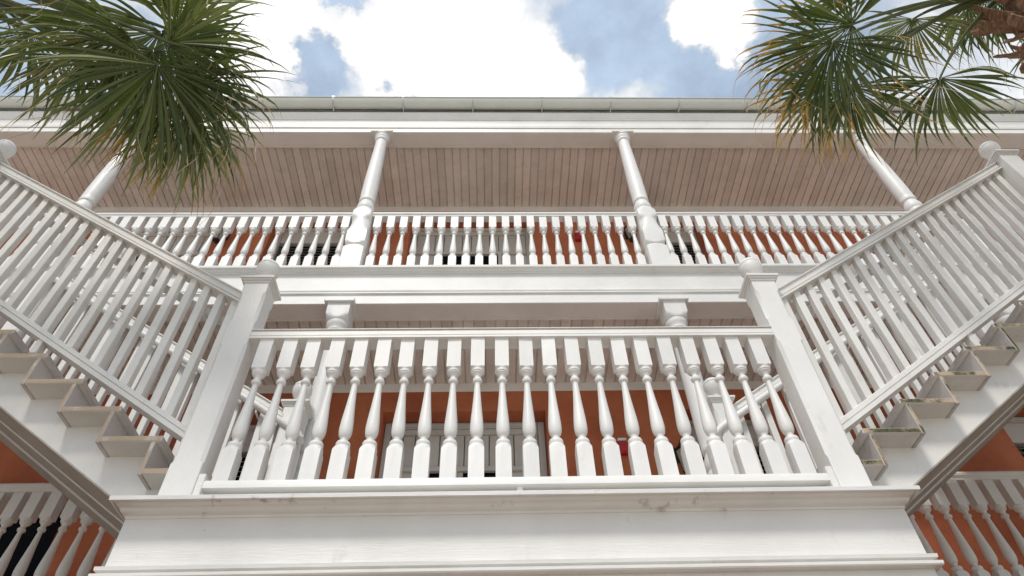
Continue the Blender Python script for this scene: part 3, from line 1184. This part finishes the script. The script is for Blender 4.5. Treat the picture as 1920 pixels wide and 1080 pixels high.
        if side == 'front':                            # level guard along the half landing
            gm_ = MB()
            for (z1_, hh, ww) in ((zl + 1.10, .07, .05), (zl + .14, .06, .04)):
                gm_.box(X(UX + NH - .005), X(dB - NH + .005), yr - ww, yr + ww, z1_ - hh, z1_, .008)
            gb = part(gm_, 'landing_balustrade', STAIR, st)
            pk = MB()
            pk.box(-hp, hp, -hp, hp, 0, .91, .004)
            pme = pk.mesh('picket', STAIR)
            for i in range(10):
                link('picket', pme, gb, rel(gb, (X(UX + NH + .07 + i * .113), yr, zl + .13)))
            newel(X(dB - .085), YN, zl - .01, NZ + 1.655, st, [(zl + .2, zl + .95)])
        if side == 'front':
            sbm = MB()
            k = 5
            xd = N1 + GO * (k - 1) + .10
            sbm.box(X(xd) - .022, X(xd) + .022, yr - .03, yr + .03, LF + RISE * k - .002, zb0 - .07 + SL * .985 * (xd - d0), .004)
            part(sbm, 'rail_support', STAIR, st)
    return st


stair(-1, 'white staircase with bare wooden tread ends rising from the landing above a dark doorway')
stair(1, 'white staircase with green mossy tread ends rising from the landing on the lantern side')

# ------------------------------------------------------------------ things on the wall


def lantern(x, z, label):
    o = empty('wall_lantern', label, 'lantern', (x, Y_WALL, z), 'wall lanterns beside the gallery doors')
    b = MB()
    b.box(-.05, .05, -.022, .012, -.06, .11, .006)
    b.tube([(0, -.015, .05), (0, -.06, .085), (0, -.115, .09), (0, -.145, .06), (0, -.15, .03)], [.011, .010, .010, .010, .010], 8)
    b.tube([(0, -.015, -.03), (0, -.06, -.055), (0, -.10, -.02)], [.007, .007, .005], 6)
    b.build('bracket', IRON, o)
    r = MB()
    r.turned([(.012, .115), (.020, .105), (.014, .095), (.012, .085), (.030, .075), (.034, .06), (.060, .030), (.088, -.005), (.090, -.018), (.080, -.020)][::-1], None, 6, (0, -.15, 0))
    r.build('lantern_roof', IRON, o, ang=20)
    g_ = MB()
    g_.turned([(.048, -.255), (.076, -.022)], None, 6, (0, -.15, 0))
    g_.build('lantern_glass', LAMPGLASS, o, smooth=False)
    f = MB()
    for k in range(6):
        a = 2 * pi * k / 6
        f.tube([(.079 * cos(a), -.15 + .079 * sin(a), -.018), (.051 * cos(a), -.15 + .051 * sin(a), -.258)], [.005, .005], 5)
    f.turned([(.008, -.31), (.018, -.30), (.012, -.285), (.03, -.275), (.054, -.262), (.054, -.252)], None, 6, (0, -.15, 0))
    f.build('lantern_frame', IRON, o, ang=20)
    return o


lantern(1.865, 3.86, 'black iron wall lantern on the lower gallery wall seen through the landing balusters')
lantern(1.90, 7.50, 'black iron wall lantern on the upper gallery wall between the fire alarm and the column')
lantern(-3.70, 7.50, 'black iron wall lantern on the upper gallery wall beside the doorway above the clean stairs')


def alarm(x, z, label):
    o = empty('fire_alarm', label, 'fire alarm', (x, Y_WALL, z), 'red fire alarms on the gallery wall')
    b = MB()
    b.box(-.058, .058, -.055, .01, -.09, .055, .008)
    b.box(-.046, .046, -.062, -.054, -.075, .03, .003)
    b.build('body', RED, o)
    s_ = MB()
    s_.box(-.045, .045, -.06, .006, .056, .09, .008)
    s_.build('strobe', STROBE, o)


alarm(1.30, 3.985, 'small red fire alarm with clear strobe on the lower gallery wall')
alarm(1.20, 7.48, 'small red fire alarm with clear strobe on the upper gallery wall')

# ------------------------------------------------------------------ palms


def view(px, py, d):
    """world point at depth d along the line of sight (1920 x 1080 frame); used only to survey positions"""
    return (FW + RT * ((px - 960) / 1263.4) + UP * ((540 - py) / 1263.4)) * d


def fan_blade(H, axis, nrm, R, n, span, droop, seed, gold=0.0, pale=0.0):
    r = random.Random(seed)
    a = axis.normalized()
    nn = (nrm - a * nrm.dot(a)).normalized()
    b = nn.cross(a)
    V, F, A = [], [], []
    TV, TF = [], []
    dphi = span / (n - 1)
    down = Vector((0, 0, -1))
    for i in range(n):
        u = -1 + 2 * i / (n - 1)
        phi = span * .5 * u + r.uniform(-.45, .45) * dphi
        L = R * (1.0 - .20 * abs(u) ** 1.6) * r.uniform(.74, 1.10)
        fold = -.30 * (1 - abs(u)) + .12                 # costapalmate: the middle folds back
        d = (a * cos(phi) + b * sin(phi) + nn * (fold + r.uniform(-.16, .16))).normalized()
        roll = r.uniform(-.55, .55)
        side = nn.cross(d).normalized()
        side = (side * cos(roll) + d.cross(side).normalized() * sin(roll)).normalized()
        dr = droop * r.uniform(.4, 1.7)
        curl = r.uniform(-.22, .22)
        kink = r.uniform(.45, .8) if r.random() < .30 else None
        tone = min(1, max(0, pale + r.uniform(-.6, .6)))  # pale undersides, with sky highlights and shade put into the leaflet colour
        dry = r.uniform(-.02, .18) + gold * (0.16 * r.random() + (.34 * r.random() + .08 if d.x < -.25 else 0))
        secs = 9
        o = len(V)
        p = Vector(H) + d * .012
        dirv = d.copy()
        for s in range(secs + 1):
            t = s / secs
            if s:
                dirv = (dirv + down * dr * (.01 + .34 * t ** 2.6) * 3.6 + side * curl * .12 * t).normalized()
                if kink and abs(t - kink) < .06:
                    dirv = (dirv + down * r.uniform(.5, 1.3)).normalized()
                p = p + dirv * (L / secs)
            sd_ = side - dirv * side.dot(dirv)
            sd_.normalize()
            upv = dirv.cross(sd_)
            fused = min(.030 * R / .9, max(.003, L * t * dphi * .52))
            wd = fused if t < .45 else .030 * R / .9 * min(1, L * .45 * dphi * .52 / (.030 * R / .9)) * max(.02, (1 - (t - .45) / .55)) ** .85
            wd = max(wd, .0012)
            V += [tuple(p - sd_ * wd - upv * wd * .45), tuple(p + upv * wd * .35), tuple(p + sd_ * wd - upv * wd * .45)]
            A += [(t, tone, max(0, dry))] * 3
            if s:
                q = o + (s - 1) * 3
                F += [(q, q + 1, q + 4, q + 3), (q + 1, q + 2, q + 5, q + 4)]
        # dry threads that hang from the splits
        if r.random() < .75:
            p = Vector(V[o + 3 * r.choice((5, 6, 7, 9)) + 2])
            dv = (dirv + down * .4 + Vector((r.uniform(-1, 1), r.uniform(-1, 1), r.uniform(-.4, .4))) * .6).normalized()
            to = len(TV)
            Lt = r.uniform(.14, .48) * R
            wx = Vector((r.uniform(-1, 1), r.uniform(-1, 1), 0)).normalized()
            tw = Vector((r.uniform(-1, 1), r.uniform(-1, 1), r.uniform(-1, 1)))
            for s in range(7):
                t = s / 6
                if s:
                    dv = (dv + down * .22 + tw * .22).normalized()
                    tw = (tw + Vector((r.uniform(-1, 1), r.uniform(-1, 1), r.uniform(-1, 1))) * .7) * .8
                    p = p + dv * (Lt / 6)
                hw = .0020 * (1 - .5 * t)
                TV += [tuple(p - wx * hw), tuple(p + wx * hw)]
                if s:
                    q = to + (s - 1) * 2
                    TF.append((q, q + 1, q + 3, q + 2))
    return V, F, A, TV, TF


def frond(palm, crown, H, tipdir, nrm, R, seed, n=42, span=radians(240), droop=.30, gold=0.0, pale=0.0, sag=.25):
    H = Vector(H)
    base = Vector(palm.location)
    c = Vector(crown)
    # petiole: leaves the crown rising, arches over to the hub
    mid = c.lerp(H, .5) + Vector((0, 0, sag))
    pts = []
    for i in range(13):
        t = i / 12
        pts.append((1 - t) ** 2 * c + 2 * t * (1 - t) * mid + t * t * H)
    ext = [H + Vector(tipdir).normalized() * .10 * k + Vector((0, 0, -.012 * k * k)) for k in (1, 2)]
    m = MB()
    m.tube([p - base for p in pts + ext], [.030 - .019 * i / 12 for i in range(13)] + [.007, .003], 8, flat=.6)
    pet = m.build('frond', PETIOLE, palm, ang=60)
    V, F, A, TV, TF = fan_blade(H - base, Vector(tipdir), Vector(nrm), R, n, span, droop, seed, gold, pale)
    me = bpy.data.meshes.new('fan_blade')
    me.from_pydata(V, [], F)
    me.materials.append(LEAF_GOLD if gold else LEAF)
    ca = me.color_attributes.new('leaf', 'FLOAT_COLOR', 'POINT')
    ca.data.foreach_set('color', [x for q in A for x in (q[0], q[1], q[2], 1.0)])
    me.polygons.foreach_set('use_smooth', [False] * len(me.polygons))
    link('fan_blade', me, pet)
    tm = bpy.data.meshes.new('leaf_threads')
    tm.from_pydata(TV, [], TF)
    tm.materials.append(FIBRE)
    t = link('leaf_threads', tm, pet)
    t['kind'] = 'stuff'


def palm(label, foot, crown, fronds, seed, extra):
    r = random.Random(seed)
    P = empty('palm_tree', label, 'palm tree', (foot[0], foot[1], GROUND))
    H = crown.z - GROUND
    lean = Vector((crown.x - foot[0], crown.y - foot[1], 0))
    m = MB()
    pts, rad = [], []
    for i in range(15):
        t = i / 14
        pts.append(lean * t * t + Vector((0, 0, H * t * 1.0)))
        rad.append(.19 - .04 * t + (.06 * (1 - t) ** 6))
    rad[-1] = .08
    m.tube(pts, rad, 16)
    tr = m.build('trunk', BARK, P, ang=60)
    # old leaf bases: split, shingled boots in a rising spiral
    bm_ = MB()
    segs = 6
    for half in (-1, 1):
        V, F = [], []
        for i in range(segs + 1):
            t = i / segs
            y = .0 + .03 + .16 * t + .03 * sin(t * 3)
            z = .30 * t
            off = half * (.052 - .036 * max(0, .55 - t) / .55 - .0 + .022 * max(0, t - .5))
            wd = .058 * (1 - .45 * t)
            th = .022 * (1 - .4 * t)
            V += [(off - wd, y - th * .5, z + .03 * half * t), (off, y - th, z), (off + wd, y - th * .5, z), (off + wd, y + th * .3, z), (off, y + th, z + .008), (off - wd, y + th * .3, z)]
        for i in range(segs):
            for k in range(6):
                k2 = (k + 1) % 6
                F.append((i * 6 + k, i * 6 + k2, i * 6 + 6 + k2, i * 6 + 6 + k))
        F += [(5, 4, 3, 2, 1, 0), tuple(segs * 6 + k for k in range(6))]
        bm_.add(V, F)
    bme = bm_.mesh('leaf_base', BOOT, ang=30)
    nb = 84
    for i in range(nb):
        t = .30 + .68 * i / nb
        c = lean * t * t + Vector((0, 0, H * t))
        a = i * 2.39996
        rr = .19 - .04 * t - .02
        o = link('leaf_base', bme, tr, (c.x + rr * cos(a), c.y + rr * sin(a), c.z))
        s = r.uniform(.92, 1.24)
        o.scale = (s * 1.1, s * r.uniform(.75, 1.2), s * r.uniform(.8, 1.15))
        o.rotation_euler = (r.uniform(-.25, .15), r.uniform(-.25, .25), a - pi / 2)
    for i, f in enumerate(fronds):
        frond(P, crown + Vector((r.uniform(-.04, .04), r.uniform(-.04, .04), r.uniform(-.1, .02))), seed=seed * 100 + i, **f)
    for i in range(extra[0]):
        az = extra[1] + (extra[2] - extra[1]) * i / max(1, extra[0] - 1) + r.uniform(-.2, .2)
        el = r.uniform(.25, 1.2)
        L = r.uniform(1.1, 1.5)
        d = Vector((cos(az) * cos(el), sin(az) * cos(el), sin(el)))
        Hh = crown + d * L
        tip = Vector((d.x, d.y, d.z - .7)).normalized()
        nr = Vector((-d.x * .5, -d.y * .5, 1))
        frond(P, crown, Hh, tip, nr, r.uniform(.75, .9), seed * 100 + 50 + i, n=48, droop=.32, pale=r.uniform(0, .3))
    return P


def fr(hx, hy, d, tx, ty, dt, R, tilt=(0, 0), **k):
    """surveyed frond: hub, a point its midrib heads for, and the side it turns to the ground"""
    Hp, Tp = view(hx, hy, d), view(tx, ty, dt)
    n = -Hp.normalized() + Vector((tilt[0], tilt[1], .0)) * 1.0
    return dict(H=Hp, tipdir=Tp - Hp, nrm=n, R=R, **k)


crR = view(1878, -22, 5.65)
palm('palm with shaggy brown trunk and gold-tipped fan leaves beside the mossy staircase', (crR.x + .12, crR.y - .05), crR, [
    fr(1597, 46, 5.25, 1450, 60, 5.3, 0.83, (.1, .3), span=radians(270), gold=.6, droop=.22, n=48),
    fr(1563, 78, 5.05, 1490, 220, 5.1, 0.90, (-.2, .1), span=radians(230), gold=.5, droop=.28, n=56),
    fr(1594, 162, 5.35, 1570, 290, 5.2, 0.74, (.1, -.2), span=radians(230), gold=.45, droop=.36, pale=.35, n=51),
    fr(1546, 160, 5.6, 1450, 225, 5.7, 0.74, (.2, .2), span=radians(190), gold=1.0, droop=.30, n=46),
    fr(1762, 147, 5.15, 1772, 300, 5.0, .74, (0, .1), span=radians(205), n=36, droop=.5, sag=.16),
    fr(1712, 36, 5.9, 1690, 150, 6.0, 0.63, (.1, 0), span=radians(200), n=38, pale=.8, droop=.4),
    fr(1640, -20, 5.6, 1580, -120, 5.8, 0.78, (.1, 0), span=radians(230), droop=.25, n=46),
    fr(1815, 10, 6.2, 1800, 140, 6.4, .60, (0, 0), span=radians(120), n=14, droop=.5, pale=.2),
], 3, (7, -1.0, .7))

crL = view(-135, -45, 4.75)
palm('palm with long green fan leaves hanging in front of the roof by the bare-wood stair', (crL.x - .10, crL.y - .05), crL, [
    fr(296, 122, 4.15, 255, 330, 4.0, .86, (0, .1), span=radians(215), droop=.32, n=46),
    fr(238, 62, 4.3, 80, 140, 4.35, .84, (.15, .2), span=radians(170), droop=.42, n=48, pale=.25),
    fr(345, 236, 4.75, 385, 390, 4.7, .64, (.1, -.5), span=radians(225), droop=.42, pale=1.0, gold=.35, n=50),
    fr(318, 80, 4.2, 480, 110, 4.2, .76, (-.2, .2), span=radians(190), droop=.26, n=50),
    fr(335, 150, 4.4, 455, 300, 4.4, .86, (-.2, 0), span=radians(180), droop=.36, gold=.35, n=52),
    fr(300, 10, 4.9, 390, -80, 5.0, .80, (0, 0), span=radians(250), droop=.25, pale=.7, n=50),
    fr(150, 108, 4.7, 100, 260, 4.7, .62, (.1, .1), span=radians(220), droop=.42, pale=.45, n=44),
    fr(55, 60, 5.0, 20, 200, 5.1, .66, (.1, 0), span=radians(150), droop=.45, n=24),
    fr(262, 170, 4.65, 190, 340, 4.5, .72, (.1, -.1), span=radians(190), droop=.42, n=46, pale=.35),
    fr(285, 95, 4.6, 330, 260, 4.7, .74, (0, 0), span=radians(260), droop=.34, n=50, pale=0.0),
    fr(300, 60, 4.9, 300, 200, 5.0, .66, (.1, 0), span=radians(250), droop=.36, n=44, pale=.1),
    fr(330, 60, 4.7, 440, 20, 4.8, .64, (0, .2), span=radians(220), droop=.30, n=44, pale=.3),
], 7, (8, 2.7, 4.6))


# ------------------------------------------------------------------ slender shrub under the mossy flight
def shrub():
    tip = view(1906, 838, 4.75)
    fx, fy = tip.x + .42, tip.y - .05
    P = empty('leafy_shrub', 'slender yellow-green shrub whose tip shows under the mossy staircase', 'shrub', (fx, fy, GROUND))
    r = random.Random(5)
    H = tip.z - GROUND
    st = MB()
    lv = MB()
    for j in range(7):
        a = j * 2.4
        top = Vector((tip.x - fx, tip.y - fy, H)) if j == 0 else Vector((.30 + .25 * cos(a), .16 * sin(a), H * r.uniform(.72, .93)))
        base = Vector((.05 * cos(a), .05 * sin(a), 0))
        mid = base.lerp(top, .55) + Vector((.10, 0, .25))
        pts = [(1 - t) ** 2 * base + 2 * t * (1 - t) * mid + t * t * top for t in [i / 10 for i in range(11)]]
        st.tube(pts, [.014 - .0115 * i / 10 for i in range(11)], 6)
        for k in range(70):
            t = .35 + .65 * k / 69
            p = (1 - t) ** 2 * base + 2 * t * (1 - t) * mid + t * t * top
            q = k * 2.4 + j
            d = Vector((cos(q), sin(q), .75)).normalized()
            L = .085 * (1.15 - .7 * t)
            s_ = d.cross(Vector((0, 0, 1))).normalized() * L * .22
            e_ = p + d * L - Vector((0, 0, L * .2))
            mdl = p + d * L * .5
            lv.add([tuple(p), tuple(mdl - s_), tuple(e_), tuple(mdl + s_)], [(0, 1, 2), (0, 2, 3)])
    st.build('stems', TWIG, P)
    lo = lv.build('leaves', SHRUBLEAF, P, smooth=False, recalc=False)
    lo['kind'] = 'stuff'


shrub()
